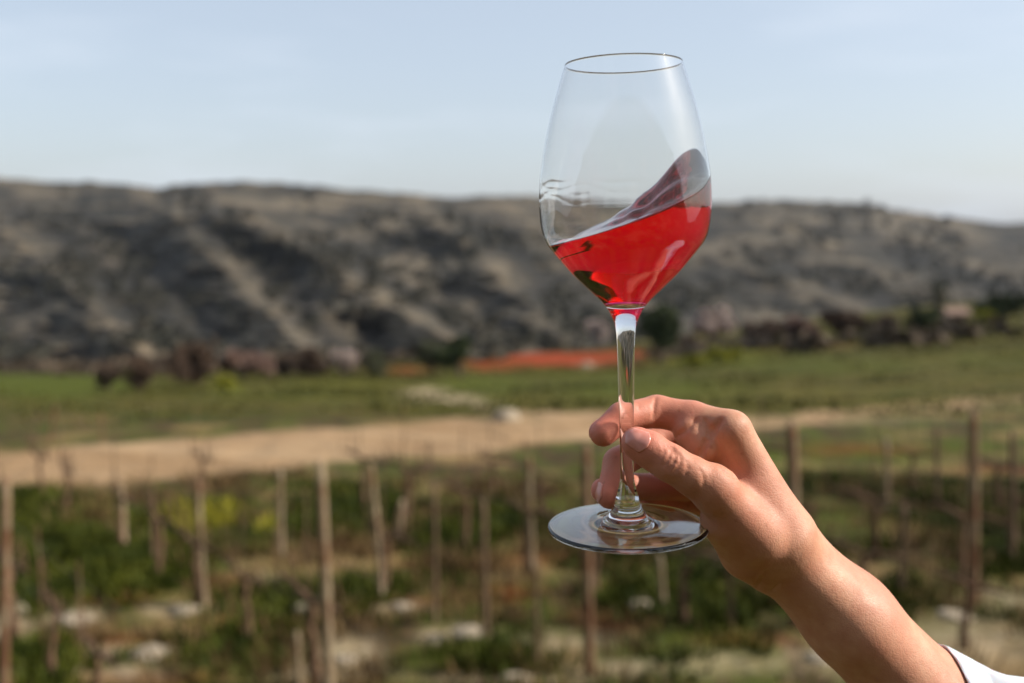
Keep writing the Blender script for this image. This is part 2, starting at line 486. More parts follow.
D[-1, :, :] = 0.01; D[:, :, 0] = 0.01; D[0] = 0.01; D[:, 0] = 0.01; D[:, -1] = 0.01; D[:, :, -1] = 0.01
def surface_nets(D):
    S = D < 0
    nx, ny, nz = D.shape
    cnt = np.zeros((nx-1, ny-1, nz-1), np.int8)
    for dx in (0, 1):
        for dy in (0, 1):
            for dz in (0, 1): cnt += S[dx:nx-1+dx, dy:ny-1+dy, dz:nz-1+dz]
    act = np.argwhere((cnt > 0) & (cnt < 8))
    idx = -np.ones(cnt.shape, np.int32); idx[tuple(act.T)] = np.arange(len(act))
    acc = np.zeros((len(act), 3)); c_ = np.zeros(len(act))
    offs = [(a, b, c) for a in (0, 1) for b in (0, 1) for c in (0, 1)]
    for p in offs:
        for axx in range(3):
            if p[axx] == 1: continue
            q = list(p); q[axx] = 1
            d0 = D[act[:, 0]+p[0], act[:, 1]+p[1], act[:, 2]+p[2]]; d1 = D[act[:, 0]+q[0], act[:, 1]+q[1], act[:, 2]+q[2]]
            m_ = (d0 < 0) != (d1 < 0)
            t = np.where(m_, d0/np.where(m_, d0-d1, 1), 0)
            pos = np.tile(np.array(p, float), (len(act), 1)); pos[:, axx] += t
            acc[m_] += pos[m_]; c_[m_] += 1
    V = act + acc/c_[:, None]
    Fc = []
    for axx in range(3):
        A = [slice(None)]*3; B = [slice(None)]*3; A[axx] = slice(0, -1); B[axx] = slice(1, None)
        e = S[tuple(A)] != S[tuple(B)]
        E = np.argwhere(e); u, v = (axx+1) % 3, (axx+2) % 3
        ok = (E[:, u] > 0) & (E[:, v] > 0) & (E[:, u] < D.shape[u]-1) & (E[:, v] < D.shape[v]-1); E = E[ok]
        inside_first = S[tuple(E.T)]
        q = []
        for du, dv in ((-1, -1), (0, -1), (0, 0), (-1, 0)):
            e2 = E.copy(); e2[:, u] += du; e2[:, v] += dv; q.append(idx[tuple(e2.T)])
        Q = np.stack(q, 1); Q[~inside_first] = Q[~inside_first][:, ::-1]
        Fc.append(Q)
    Fc = np.vstack(Fc)
    return V, Fc
Vh, Fh = surface_nets(D); Vh = lo + Vh*HB
def grad(P, e=4e-4):
    g = np.zeros_like(P)
    for i in range(3):
        q = np.zeros(3); q[i] = e
        g[:, i] = body_sdf(P+q, False) - body_sdf(P-q, False)
    return g/(np.linalg.norm(g, axis=1)[:, None]+1e-12)
# relax the net slightly
for it in range(4):
    A = np.zeros_like(Vh); cN = np.zeros(len(Vh))
    for a, b in ((0, 1), (1, 2), (2, 3), (3, 0)):
        for i_, j_ in ((a, b), (b, a)):
            for c_ in range(3): A[:, c_] += np.bincount(Fh[:, i_], Vh[Fh[:, j_], c_], len(Vh))
            cN += np.bincount(Fh[:, i_], minlength=len(Vh))
    A /= cN[:, None]
    Vh = Vh + (0.5 if it % 2 == 0 else -0.35)*(A - Vh)
# colour: pinker tips and knuckles, paler palm side (pigment only)
tips = np.array([JW[f][-1][0] for f in JW]); kn = np.array([JW[f][i][0] for f in ('index', 'middle', 'ring', 'thumb') for i in (2, 3)])
pk = np.zeros(len(Vh))
for t_ in tips: pk = np.maximum(pk, np.exp(-(np.linalg.norm(Vh-t_, axis=1)/0.017)**2))
kk = np.zeros(len(Vh))
for t_ in kn: kk = np.maximum(kk, 0.5*np.exp(-(np.linalg.norm(Vh-t_, axis=1)/0.012)**2))
fing = np.zeros(len(Vh))
for f in ('index', 'middle', 'ring', 'pinky'):
    dd_ = chain(Vh, JW[f][1:], 0.003); fing = np.maximum(fing, ss(-dd_, -0.004, 0.0))
s = NT('skin')
at = s.n('ShaderNodeAttribute'); at.attribute_name = 'tint'
sep = s.n('ShaderNodeSeparateColor'); s.l(at.outputs['Color'], sep.inputs[0])
n1 = s.noise(90, 4, 0.6); n2 = s.noise(420, 3, 0.6); n3 = s.noise(28, 3, 0.5)
base = s.mix(s.rng(n1, 0.35, 0.68), (0.56, 0.29, 0.185), (0.47, 0.21, 0.128))
base = s.mix(s.rng(n3, 0.42, 0.68, 0, 0.6), base, (0.46, 0.175, 0.115))
base = s.mix(s.math('MULTIPLY', sep.outputs[2], 0.55), base, (0.56, 0.21, 0.145))
base = s.mix(s.math('MULTIPLY', sep.outputs[1], 0.6), base, (0.46, 0.165, 0.10))
base = s.mix(s.math('MULTIPLY', sep.outputs[0], 0.7), base, (0.62, 0.17, 0.12))
vf = s.n('ShaderNodeTexVoronoi'); vf.inputs['Scale'].default_value = 170; s.l(s.obj(), vf.inputs['Vector'])
base = s.mix(s.math('MULTIPLY', s.rng(vf.outputs['Distance'], 0.10, 0.22, 1.0, 0.0), s.rng(s.noise(60, 2), 0.5, 0.62, 0, 0.55)), base, (0.34, 0.13, 0.07))
vo = s.n('ShaderNodeTexVoronoi'); vo.inputs['Scale'].default_value = 950; s.l(s.obj(), vo.inputs['Vector'])
vo2 = s.n('ShaderNodeTexVoronoi'); vo2.feature = 'DISTANCE_TO_EDGE'; vo2.inputs['Scale'].default_value = 520; s.l(s.mapping((1, 1, 1.6), (0.3, 0.7, 0.2)), vo2.inputs['Vector'])
b1 = s.bump(n2, 0.35, 0.0004); b2 = s.bump(s.rng(vo2.outputs['Distance'], 0, 0.12), 0.4, 0.00011, b1); wr_ = s.noise(1, 4, 0.6, s.mapping((700, 700, 160), (0.2, 0.75, 0.3)), 1.5); b25 = s.bump(wr_, 0.4, 0.00015, b2); b3 = s.bump(n1, 0.3, 0.0007, b25)
sp = s.principled(base, s.rng(n1, 0.3, 0.7, 0.46, 0.62), 0.34, b3)
sp.inputs['Subsurface Weight'].default_value = 0.16; sp.inputs['Subsurface Radius'].default_value = (1.0, 0.32, 0.16); sp.inputs['Subsurface Scale'].default_value = 0.0024
SKIN = s.m
person = meshobj('person', Vh, Fh, SKIN)
attr_color(person, 'tint', np.stack([pk, kk, fing], 1))
tag(person, 'bare right hand and forearm in a rolled white sleeve, fingers pinching the glass stem', 'person')
# nails
s = NT('fingernail'); p = s.principled(s.mix(s.rng(s.noise(160, 2), 0.4, 0.6), (0.60, 0.235, 0.18), (0.68, 0.30, 0.24)), 0.26, 0.55)
p.inputs['Subsurface Weight'].default_value = 0.3; p.inputs['Subsurface Radius'].default_value = (1, 0.4, 0.3); p.inputs['Subsurface Scale'].default_value = 0.002
p.inputs['Coat Weight'].default_value = 0.1; p.inputs['Coat Roughness'].default_value = 0.15
NAIL = s.m
def nail(a, b, dorsal, L=0.0115, W=0.0062, start=-0.0055, R=0.0072):
    """a -> b: axis of the last phalanx; the nail is laid on the skin on the dorsal side"""
    ax_ = (b-a)/np.linalg.norm(b-a); d = np.array(dorsal, float); d -= ax_*(d @ ax_); d /= np.linalg.norm(d); sd = np.cross(ax_, d)
    nu, nv = 15, 19; P0 = []; N0 = []
    for j in range(nv):
        v = j/(nv-1)
        for i in range(nu):
            u = 2*i/(nu-1)-1
            # rounded free edge and cuticle
            edge = 1 - 0.16*u*u
            cut = 0.24*(u*u)
            vv = cut + (edge-cut)*v
            ang_ = u*W/R
            # tip curls down with the fingertip
            o = b + ax_*(start + L*vv)
            P0.append(o); N0.append(cos(ang_)*d + sin(ang_)*sd)
    P0 = np.array(P0); N0 = np.array(N0); t = np.full(len(P0), 0.014)
    for _ in range(60):
        Q = P0 + N0*t[:, None]; sdf = body_sdf(Q, False); t -= (sdf-0.00018)*0.8
        t = np.clip(t, 0.002, 0.02)
    Q = P0 + N0*t[:, None]
    V = np.vstack([Q + N0*0.00018, Q - N0*0.0009]); m_ = nu*nv; Fc = []
    for j in range(nv-1):
        for i in range(nu-1):
            k = j*nu+i; Fc.append((k, k+1, k+nu+1, k+nu)); Fc.append((m_+k, m_+k+nu, m_+k+nu+1, m_+k+1))
    ring = list(range(nu)) + [j*nu+nu-1 for j in range(1, nv)] + list(range(nv*nu-2, (nv-1)*nu-1, -1)) + [j*nu for j in range(nv-2, 0, -1)]
    for p_, q_ in zip(ring, ring[1:]+ring[:1]): Fc.append((p_, p_+m_, q_+m_, q_))
    o = meshobj('fingernail', V, Fc, NAIL, person); orient(o)
    return o
T = JW['thumb']; nail(T[4][0], T[5][0], (0.18, -1.0, 0.30), L=0.0118, W=0.0060, start=-0.0055, R=0.0085)
for f, dv in (('index', (-0.55, 0.75, 0.35)), ('middle', (-0.95, -0.12, 0.1)), ('ring', (-0.8, 0.1, -0.5)), ('pinky', (-0.6, 0.3, -0.4))):
    q = JW[f]; nail(q[3][0], q[4][0], dv, L=0.0098, W=0.0048, start=-0.0040, R=0.0066)
# ---- rolled white sleeve
s = NT('white_cotton'); wv = s.n('ShaderNodeTexWave'); wv.inputs['Scale'].default_value = 900; s.l(s.obj(), wv.inputs['Vector'])
nn = s.noise(60, 5, 0.6); s.principled((0.52, 0.55, 0.61), 0.9, 0.15, s.bump(nn, 0.5, 0.002, s.bump(wv.outputs[0], 0.3, 0.0002)), Sheen_Weight=0.3, Subsurface_Weight=0.6, Subsurface_Scale=0.004)
CLOTH = s.m
c0 = hp(963, 744, 24); top_ = hp(945, 639, 24); Uv = top_ - c0
ax_s = hp(1040, 800, 30) - hp(960, 744, 24); ax_s /= np.linalg.norm(ax_s)
Vs = []; Fs = []; NU = 160
Un = Uv/np.linalg.norm(Uv)
def hug(t):
    """how far the arm's skin is from the sleeve's middle, all the way round"""
    A = np.array([2*pi*j/NU for j in range(NU)]); dr = np.outer(np.cos(A), Un) + np.outer(np.sin(A), SIDE)
    o = c0 + ax_s*t; rr = np.full(NU, 0.005)
    for _ in range(80): rr = rr - np.minimum(body_sdf(o + dr*rr[:, None], False), 0)*0.8 + 1e-6
    return rr, dr
H0, DR = hug(0.0); H1, _ = hug(0.025); H2, _ = hug(0.05)
prof_s = [(0.02, .0004), (0.004, .0004), (0.0008, .0007), (0, .0015), (0.0006, .0024), (.003, .0031), (.010, .0038), (.0215, .0047), (.0228, .0039), (.0250, .0050), (.034, .0064), (.045, .0078), (.06, .0100), (.08, .0125), (.1, .0145), (.13, .0175), (.16, .0205), (.20, .024), (.24, .027), (.34, .033)]
for (t, gap) in prof_s:
    for j in range(NU):
        a = 2*pi*j/NU
        h_ = np.interp(t, [0, .025, .05], [H0[j], H1[j], H2[j]])
        w_ = float(ss(np.array(t), 0.010, 0.05))
        fold = w_*(0.0028*sin(5*a + t*60) + 0.0024*sin(9*a - t*90 + 1) + 0.0008*sin(17*a + t*140)) + 0.0003*sin(23*a)*(1-w_)*(1 if gap > .002 else 0)
        Vs.append(c0 + ax_s*(t + 0.0012*sin(3*a+1)) + DR[j]*(h_ + gap + fold + max(0.0, cos(a))*0.36*max(0.0, t-0.001)))
k = len(prof_s)
for i in range(k-1):
    for j in range(NU): Fs.append((i*NU+j, i*NU+(j+1) % NU, (i+1)*NU+(j+1) % NU, (i+1)*NU+j))
Fs.append(tuple((k-1)*NU+j for j in range(NU)))
sleeve = meshobj('sleeve', Vs, Fs, CLOTH, person); orient(sleeve)
sleeve['label'] = 'rolled white cotton sleeve'
# ------------------------------------------------------------------ land
_y = np.array([-60, 0, 8, 16, 24, 40, 60, 100, 130, 180, 260, 330.])
_r = [None, None, None, 480, 419, 399, 386, 370, 362, 356, 352, 352]
_z = np.array([2.3, 2.1, 2.0] + [pix(512, r_, y_)[2] for y_, r_ in zip(_y[3:], _r[3:])])
def soft(x, w): return w*np.log1p(np.exp(np.clip(x/w, -30, 30)))
def ground_z(x, y):
    x = np.asarray(x, float); y = np.asarray(y, float)
    z = np.interp(y, _y, _z)
    z = z*0.5 + 0.25*np.interp(y-1.5, _y, _z) + 0.25*np.interp(y+1.5, _y, _z)
    z = z + 0.118*soft(x-3, 3.0)*ss(y, 14, 70) - 0.020*soft(-x-6, 3.0)*ss(y, 20, 90)
    z = z + 0.95*soft(-y-4.0, 1.5)  # unseen slope rising behind the camera, added to block sky fill and deepen contrast
    near = 1-ss(y, 30, 60)
    z = z + near*(0.10*fbm(x*0.5, y*0.5, 3, 3) + 0.05*fbm(x*2.1, y*2.1, 3, 5)) + ss(y, 40, 150)*0.9*fbm(x*0.04, y*0.04, 3, 9)
    return z
def ground_hit(px, row):
    y = 3.0
    for _ in range(4000):
        P = pix(px, row, y)
        if P[2] <= float(ground_z(P[0], P[1])): return P
        y *= 1.004
        if y > 330: break
    return P
# --- one sheet
gy = np.concatenate([np.linspace(-60, 3, 40)[:-1], np.exp(np.linspace(math.log(3), math.log(330), 470))])
gu = np.linspace(-1, 1, 640); gu = 1.9*np.sign(gu)*(0.45*np.abs(gu)+0.55*np.abs(gu)**3)
U, Y = np.meshgrid(gu, gy); X = U*(np.abs(Y)+12)
Zg = ground_z(X, Y)
PXg, RWg = project(np.stack([X, Y, Zg], -1)); front = Y > 3
def gridfaces(ny, nx):
    i, j = np.meshgrid(np.arange(ny-1), np.arange(nx-1), indexing='ij'); a = (i*nx+j).ravel()
    return np.stack([a, a+1, a+nx+1, a+nx], 1)
# where the land changes: traced once as areas of ground
def wob(s, a): return a*fbm(X*s+50, Y*s, 3, 21)
up_row = np.interp(PXg, [-400, 0, 130, 300, 400, 550, 620, 760, 900, 1024, 1500], [470, 457, 446, 428, 419, 413, 412, 417, 406, 396, 380])
lo_row = np.interp(PXg, [-400, 0, 130, 300, 380, 450, 600, 760, 900, 1024, 1500], [500, 487, 484, 470, 462, 456, 443, 428, 413, 402, 385])
rw = RWg + wob(0.35, 9) + wob(1.4, 4)
road = ss(rw, up_row-1.5, up_row+2.5)*(1-ss(rw, lo_row-3, lo_row+2))*front
road *= 1 - 0.12*ss(PXg, 640, 760)
def blob(px, row, rx, ry):
    d2 = ((PXg-px + 10*fbm(X*1.3, Y*1.3, 2, 4))/rx)**2 + ((RWg-row + 5*fbm(X*1.9+7, Y*1.9, 2, 6))/ry)**2
    return np.exp(-d2**1.5)*front
def blobs(L): 
    o = np.zeros_like(X)
    for b in L: o = np.maximum(o, blob(*b[:4])*(b[4] if len(b) > 4 else 1))
    return o
lush = blobs([(45,565,62,52),(30,510,40,32),(135,572,52,26),(190,525,55,24),(40,662,46,24),(355,590,45,15),(440,540,36,17),(345,510,60,26,.7),
    (270,600,60,24,.5),(500,520,50,14,.7),(470,655,52,13),(700,600,60,34,.8),(640,600,40,24,.6),(840,480,60,12,.8),(960,500,60,26,.8),(1000,565,50,18,.8),(830,545,70,10,.7),(860,600,60,14,.6),
    (55,382,85,16,1.7),(880,452,150,16,.9),(620,470,80,12,.5),(290,395,120,8,.5),(480,385,60,14,.9),(640,388,110,16,.8),(800,365,140,12,.6),(700,420,60,8,.5),(260,440,200,10,.35),(1000,360,80,14,.4),(680,660,50,10,.5),(230,660,50,18,.6)])
yellow = blobs([(205,522,42,14),(262,532,32,7,.5),(227,386,16,7,1),(210,378,60,4,.4),(340,384,70,4,.5),(700,360,60,6,.7),(740,352,40,5,.7),(560,372,60,4,.6),(860,335,60,8,.35),(980,330,60,8,.35),(560,500,60,14,.2),(880,520,70,12,.2),(440,505,80,14,.25)])
pale = blobs([(78,618,32,9),(120,650,70,7,.9),(185,610,40,6,.9),(8,628,26,18),(20,600,18,10,.8),(265,582,18,9,.8),(302,606,18,12,.7),(348,655,34,22,.8),(402,606,40,6,.8),(440,636,26,9,.9),(468,630,30,6,1),
    (510,679,90,5,.9),(330,672,60,8,.7),(640,602,24,8,.8),(725,664,80,12,.55),(830,652,50,18,.45),(970,640,80,26,.6),(900,668,110,14,.55),(120,672,60,12,.6),(560,640,60,10,.5),(620,668,50,10,.7),(1010,600,40,10,.6),
    (425,392,22,4,1),(455,399,30,3.4,1),(482,405,16,2.4,.8),(587,364,16,4,.8),(830,420,120,5,.25),(960,408,80,5,.2)])
rust = blobs([(65,512,36,9),(118,594,36,9),(100,640,60,10,.9),(135,678,80,9,.9),(335,541,26,7,.8),(372,552,26,5,.8),(430,602,40,6,.8),(500,592,44,10,.8),(235,583,40,7,.6),(540,560,60,8,.6),(620,620,60,10,.5),(460,565,60,6,.6),(250,620,50,10,.6),(760,640,60,8,.5),(860,450,70,6,.5),(1000,470,60,6,.5)])
clay = blobs([(400,370,30,5,.5),(492,364,34,7,.75),(560,359,72,7,1.3),(620,355,46,5,.9),(760,345,90,5,.3),(240,362,120,5,.35)])
fieldm = ss(Y, 22, 27)*(1-road)
ground_V = np.stack([X, Y, Zg + 0.0], -1).reshape(-1, 3)
g = NT('vineyard_soil')
def att(nt_, nm):
    a = nt_.n('ShaderNodeAttribute'); a.attribute_name = nm; s_ = nt_.n('ShaderNodeSeparateColor'); nt_.l(a.outputs['Color'], s_.inputs[0]); return s_.outputs, a.outputs['Alpha']
(z1, _), (z2, _) = att(g, 'zone_a'), att(g, 'zone_b')
rowv = g.mapping((1.0, 0.45, 1), (0, 0, radians(-40)))
a1 = g.noise(1.3, 6, 0.6, rowv); a2 = g.noise(4.5, 6, 0.65); a3 = g.noise(0.55, 4, 0.6); a4 = g.noise(17, 4, 0.7); a5 = g.noise(0.12, 4, 0.6)
soil = g.mix(g.rng(a2, 0.4, 0.62), (0.030, 0.022, 0.012), (0.088, 0.055, 0.028))
soil = g.mix(g.rng(a1, 0.42, 0.56, 0, 0.85), soil, (0.065, 0.080, 0.016))
soil = g.mix(g.rng(a3, 0.51, 0.60, 0, 0.7), soil, (0.24, 0.165, 0.085))
soil = g.mix(g.rng(a4, 0.60, 0.72, 0, 0.5), soil, (0.34, 0.28, 0.20))
far = g.mix(g.rng(a5, 0.40, 0.62), (0.050, 0.042, 0.008), (0.034, 0.044, 0.005)); far = g.mix(g.rng(a3, 0.44, 0.60, 0, 0.7), far, (0.105, 0.075, 0.032))
strp = g.noise(1.0, 4, 0.6, g.mapping((0.05, 0.55, 0.3))); far = g.mix(g.rng(strp, 0.42, 0.58, 0, 0.75), far, (0.115, 0.098, 0.022)); far = g.mix(g.rng(g.noise(1.0, 3, 0.6, g.mapping((0.12, 0.9, 0.3), (0, 0, 0.2))), 0.55, 0.64, 0, 0.7), far, (0.025, 0.030, 0.008))
col = g.mix(z2[2], soil, far)
col = g.mix(g.math('MULTIPLY', z1[1], g.rng(a2, 0.34, 0.60, 0.15, 0.95)), col, g.mix(g.rng(a4, 0.35, 0.65), (0.042, 0.062, 0.005), (0.080, 0.105, 0.009)))
col = g.mix(g.math('MULTIPLY', z2[0], g.rng(a2, 0.35, 0.60, 0.2, 1.0)), col, (0.13, 0.14, 0.015))
col = g.mix(g.math('MULTIPLY', z1[2], g.rng(a4, 0.30, 0.60, 0.5, 1.0)), col, (0.19, 0.062, 0.028))
col = g.mix(g.math('MULTIPLY', z2[1], g.rng(a4, 0.36, 0.54, 0.4, 1.0)), col, g.mix(g.rng(a2, 0.4, 0.6), (0.34, 0.26, 0.16), (0.52, 0.43, 0.30)))
roadc = g.mix(g.rng(g.noise(0.8, 5, 0.65, g.mapping((0.35, 1.4, 1))), 0.38, 0.64), (0.29, 0.19, 0.11), (0.42, 0.30, 0.19))
col = g.mix(z1[0], col, roadc)
cla, _ = att(g, 'zone_c')
col = g.mix(cla[0], col, g.mix(g.rng(a2, 0.4, 0.6), (0.26, 0.045, 0.022), (0.30, 0.080, 0.045)))
hsv = g.n('ShaderNodeHueSaturation'); hsv.inputs['Saturation'].default_value = 1.12; hsv.inputs['Value'].default_value = 0.84; g.l(col, hsv.inputs['Color'])
g.principled(hsv.outputs[0], 0.95, 0.12, g.bump(a4, 0.5, 0.03, g.bump(a2, 0.7, 0.10)))
ground = meshobj('ground', ground_V, gridfaces(len(gy), len(gu)), g.m)
attr_color(ground, 'zone_a', np.clip(np.stack([road, lush, rust], -1).reshape(-1, 3), 0, 1))
attr_color(ground, 'zone_b', np.clip(np.stack([yellow, pale, fieldm], -1).reshape(-1, 3), 0, 1))
attr_color(ground, 'zone_c', np.clip(np.stack([clay, clay*0, clay*0], -1).reshape(-1, 3), 0, 1))
tag(ground, kind='structure')

# --- the terraced hills across the valley
hu = np.linspace(-700, 1750, 520); hv = np.concatenate([np.linspace(0, 1, 230), [1.04, 1.1, 1.2]])
HU, HV = np.meshgrid(hu, hv)
crest = np.interp(HU, [-700, -300, 0, 60, 90, 150, 200, 240, 300, 350, 400, 450, 500, 540, 620, 720, 770, 830, 870, 920, 960, 1000, 1024, 1200, 1750],
                  [190, 170, 178, 182, 181, 188, 183, 181, 184, 190, 193, 197, 195, 196, 203, 202, 200, 201, 205, 213, 218, 223, 222, 226, 215])
crest = crest - 2.2*fbm(HU*0.11, HU*0, 4, 31)
footr = np.interp(HU, [-700, 0, 300, 500, 700, 850, 1024, 1750], [388, 380, 376, 366, 356, 346, 338, 330])
Dc = np.interp(HU, [-700, 300, 520, 700, 1024, 1750], [640, 620, 660, 850, 950, 1000])
Df = np.interp(HU, [-700, 520, 1024, 1750], [235, 240, 300, 320])
v = np.clip(HV, 0, 1)
ROW = footr + (crest-footr)*v**0.92
DD = Df + (Dc-Df)*v**1.15
relief = np.zeros_like(HU); ravine = np.zeros_like(HU); ridge = np.zeros_like(HU)
for (xt, xb, rt, rb, w_, amp) in ((150,300,195,348,62,75), (-30,150,195,362,70,60), (270,455,226,345,48,80), (425,565,205,340,58,60), (520,700,215,345,70,60), (-250,-20,200,360,80,50),
                                  (640,900,225,330,80,60), (760,1010,215,320,80,55), (180,300,200,250,40,30), (950,1150,230,320,80,50), (1200,1400,230,320,90,60)):
    c_ = xt + (xb-xt)*np.clip((ROW-rt)/(rb-rt), -0.3, 1.3)
    du = (HU-c_)/w_
    du = np.where(du < 0, du*0.8, du*1.1)
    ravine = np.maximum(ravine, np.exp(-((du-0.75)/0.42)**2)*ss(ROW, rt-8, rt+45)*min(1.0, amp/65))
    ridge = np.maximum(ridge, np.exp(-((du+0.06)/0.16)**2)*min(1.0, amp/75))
    relief = relief + 1.25*amp*np.exp(-np.abs(du)**1.4)*ss(1.04-v, 0, 0.25)
wx = HU*0.012 + ROW*0.01; wy = ROW*0.03
nzf = fbm(wx*1.2, wy*1.1, 5, 41)*22 + fbm(HU*0.035, ROW*0.09, 4, 47)*15 + fbm(HU*0.1, ROW*0.22, 3, 49)*7
env = ss(1.0-v, 0, 0.12)*ss(v, 0, 0.10)
dd = DD - relief + nzf*env
dd = np.maximum.accumulate(dd - 0.0, axis=0)*0.35 + dd*0.65
hd = np.stack([HU-CX, F*FW[1] + UP[1]*(CY-ROW), F*FW[2] + UP[2]*(CY-ROW)], -1)
HP = CAM + hd*(dd/hd[..., 1])[..., None]
for i_, e_ in ((len(hv)-3, 25), (len(hv)-2, 70), (len(hv)-1, 160)):
    HP[i_] = HP[len(hv)-4]; HP[i_, :, 1] += e_; HP[i_, :, 2] -= e_*0.35
    HP[i_, :, 0] *= 1+e_/700
HP[0, :, 2] -= 6
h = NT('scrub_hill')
hvz = h.n('ShaderNodeSeparateXYZ'); h.l(h.obj(), hvz.inputs[0])
n_a = h.noise(0.02, 6, 0.62); n_b = h.noise(0.075, 6, 0.7, h.mapping((0.6, 1, 1.7))); n_c = h.noise(0.35, 4, 0.7); n_w = h.noise(0.012, 4, 0.5)
tz = h.math('ADD', hvz.outputs[2], h.math('MULTIPLY', n_w, 12.0))
cmb = h.n('ShaderNodeCombineXYZ'); h.l(h.math('MULTIPLY', tz, 0.15), cmb.inputs[2]); h.l(h.math('MULTIPLY', hvz.outputs[0], 0.012), cmb.inputs[0])
tn = h.noise(1.0, 3, 0.6, cmb.outputs[0])
colh = h.mix(h.rng(n_a, 0.36, 0.64), (0.031, 0.028, 0.025), (0.066, 0.056, 0.045))
colh = h.mix(h.rng(tn, 0.50, 0.57, 0, 0.8), colh, (0.155, 0.125, 0.090))
colh = h.mix(h.math('MULTIPLY', h.rng(n_b, 0.54, 0.66), h.rng(n_a, 0.40, 0.56)), colh, (0.23, 0.175, 0.115))
colh = h.mix(h.rng(n_c, 0.50, 0.60, 0, 0.8), colh, (0.030, 0.034, 0.020))
(rv, _) = att(h, 'hill_tone')
colh = h.mix(h.math('MULTIPLY', rv[0], h.rng(n_b, 0.3, 0.6, 1.0, 0.8)), colh, (0.018, 0.018, 0.017))  # darker tone along the ravine mask
colh = h.mix(h.math('MULTIPLY', rv[1], h.rng(n_b, 0.42, 0.6, 0.0, 0.8)), colh, (0.165, 0.13, 0.088))  # paler tone along the ridge mask
h.principled(colh, 0.95, 0.1, h.bump(n_c, 0.8, 1.6, h.bump(n_b, 0.6, 4.0)))
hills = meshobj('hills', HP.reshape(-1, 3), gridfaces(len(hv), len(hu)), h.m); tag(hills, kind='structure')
attr_color(hills, 'hill_tone', np.clip(np.stack([ravine + 0.35*ss(fbm(HU*0.02, ROW*0.03, 3, 87), 0.1, 0.4), ridge, ridge*0], -1).reshape(-1, 3), 0, 1))

# --- scrub on the hills: a mass of bushes nobody could count
def leafball(nq, seed, flat=0.8):
    r_ = np.random.default_rng(seed); V = []; Fc = []
    for i in range(nq):
        d = r_.normal(size=3); d /= np.linalg.norm(d); rr = r_.uniform(0.55, 1.0)
        cpt = d*rr*np.array([1, 1, flat]); a = r_.normal(size=3); a /= np.linalg.norm(a); b = np.cross(a, d); b /= np.linalg.norm(b)+1e-9; a = np.cross(b, r_.normal(size=3)); a /= np.linalg.norm(a)+1e-9
        s_ = r_.uniform(0.22, 0.42); k = len(V)
        V += [cpt-a*s_, cpt+b*s_*0.8, cpt+a*s_, cpt-b*s_*0.8]; Fc.append((k, k+1, k+2, k+3))
    return np.array(V), np.array(Fc)
bv, bf = leafball(26, 3)
VV = []; FF = []; off = 0
P0 = HP[:len(hv)-3]; cntb = 0
for _ in range(16000):
    i = rng.integers(4, P0.shape[0]-1); j = rng.integers(0, P0.shape[1]-1)
    p_ = P0[i, j]
    dens = fbm(np.array(HU[i, j]*0.016+3), np.array(ROW[i, j]*0.05), 4, 61) + 0.18*fbm(np.array(HU[i, j]*0.1), np.array(ROW[i, j]*0.2), 2, 63)
    if dens + 0.5*ravine[i, j] < rng.uniform(0.05, 0.50): continue
    if cntb > 2200: break
    s_ = rng.uniform(1.3, 3.6)*(0.7+0.5*p_[1]/600)
    VV.append(bv*s_*np.array([1, 1, rng.uniform(0.6, 1.0)]) + p_ + np.array([0, 0, s_*0.35])); FF.append(bf+off); off += len(bv); cntb += 1
sm = simple_mat('scrub_leaves', (0.022, 0.024, 0.016), (0.060, 0.052, 0.036), 0.08, 0.95, 0.0)
scrub = meshobj('scrub', np.vstack(VV), np.vstack(FF), sm, smooth=False); tag(scrub, kind='stuff')

# ------------------------------------------------------------------ ground cover near and in the fields
def clump(nb, hgt, spread, seed, wid=0.02):
    r_ = np.random.default_rng(seed); V = []; Fc = []
    for i in range(nb):
        a = r_.uniform(0, 2*pi); rr = spread*r_.uniform(0, 1)**0.6; q = r_.uniform(0, 2*pi); hh = hgt*r_.uniform(0.5, 1.1)
        bx, by = rr*cos(a), rr*sin(a); lean = r_.uniform(0.1, 0.7)*hh; k = len(V)
        dx, dy = wid*cos(q), wid*sin(q)
        V += [(bx-dx, by-dy, -0.02), (bx+dx, by+dy, -0.02), (bx+lean*cos(a)+dx*0.2, by+lean*sin(a)+dy*0.2, hh), (bx+lean*cos(a)-dx*0.2, by+lean*sin(a)-dy*0.2, hh*0.98)]
        Fc.append((k, k+1, k+2, k+3))
    return np.array(V), np.array(Fc)
def scatter(name, n, mask, clumps, ymin, ymax, mat, smin_=0.7, smax_=1.4, thr=0.15):
    cand = np.argwhere((Y > ymin) & (Y < ymax) & (PXg > -80) & (PXg < 1110) & (mask > thr))
    area = (Y/10)**2
    wgt = np.array([mask[i, j]*area[i, j] for i, j in cand]); wgt /= wgt.sum()
    pick = rng.choice(len(cand), size=n, p=wgt)
    VV = []; FF = []; off = 0
    for q in pick:
        i, j = cand[q]; x = X[i, j] + rng.normal()*0.004*Y[i, j]; y = Y[i, j] + rng.normal()*0.006*Y[i, j]; z = float(Zg[i, j])
        cv, cf = clumps[rng.integers(len(clumps))]; s_ = rng.uniform(smin_, smax_); a = rng.uniform(0, 2*pi)
        R_ = np.array([[cos(a), -sin(a), 0], [sin(a), cos(a), 0], [0, 0, 1]])
        VV.append((cv*s_) @ R_.T + (x, y, z)); FF.append(cf+off); off += len(cv)
    o = meshobj(name, np.vstack(VV), np.vstack(FF), mat, smooth=False); tag(o, kind='stuff'); return o
gm = simple_mat('grass_blades', (0.022, 0.036, 0.002), (0.074, 0.082, 0.006), 2.2, 0.7, 0.0)
dm = simple_mat('dry_stalks', (0.070, 0.038, 0.016), (0.19, 0.125, 0.055), 1.2, 0.9, 0.0)
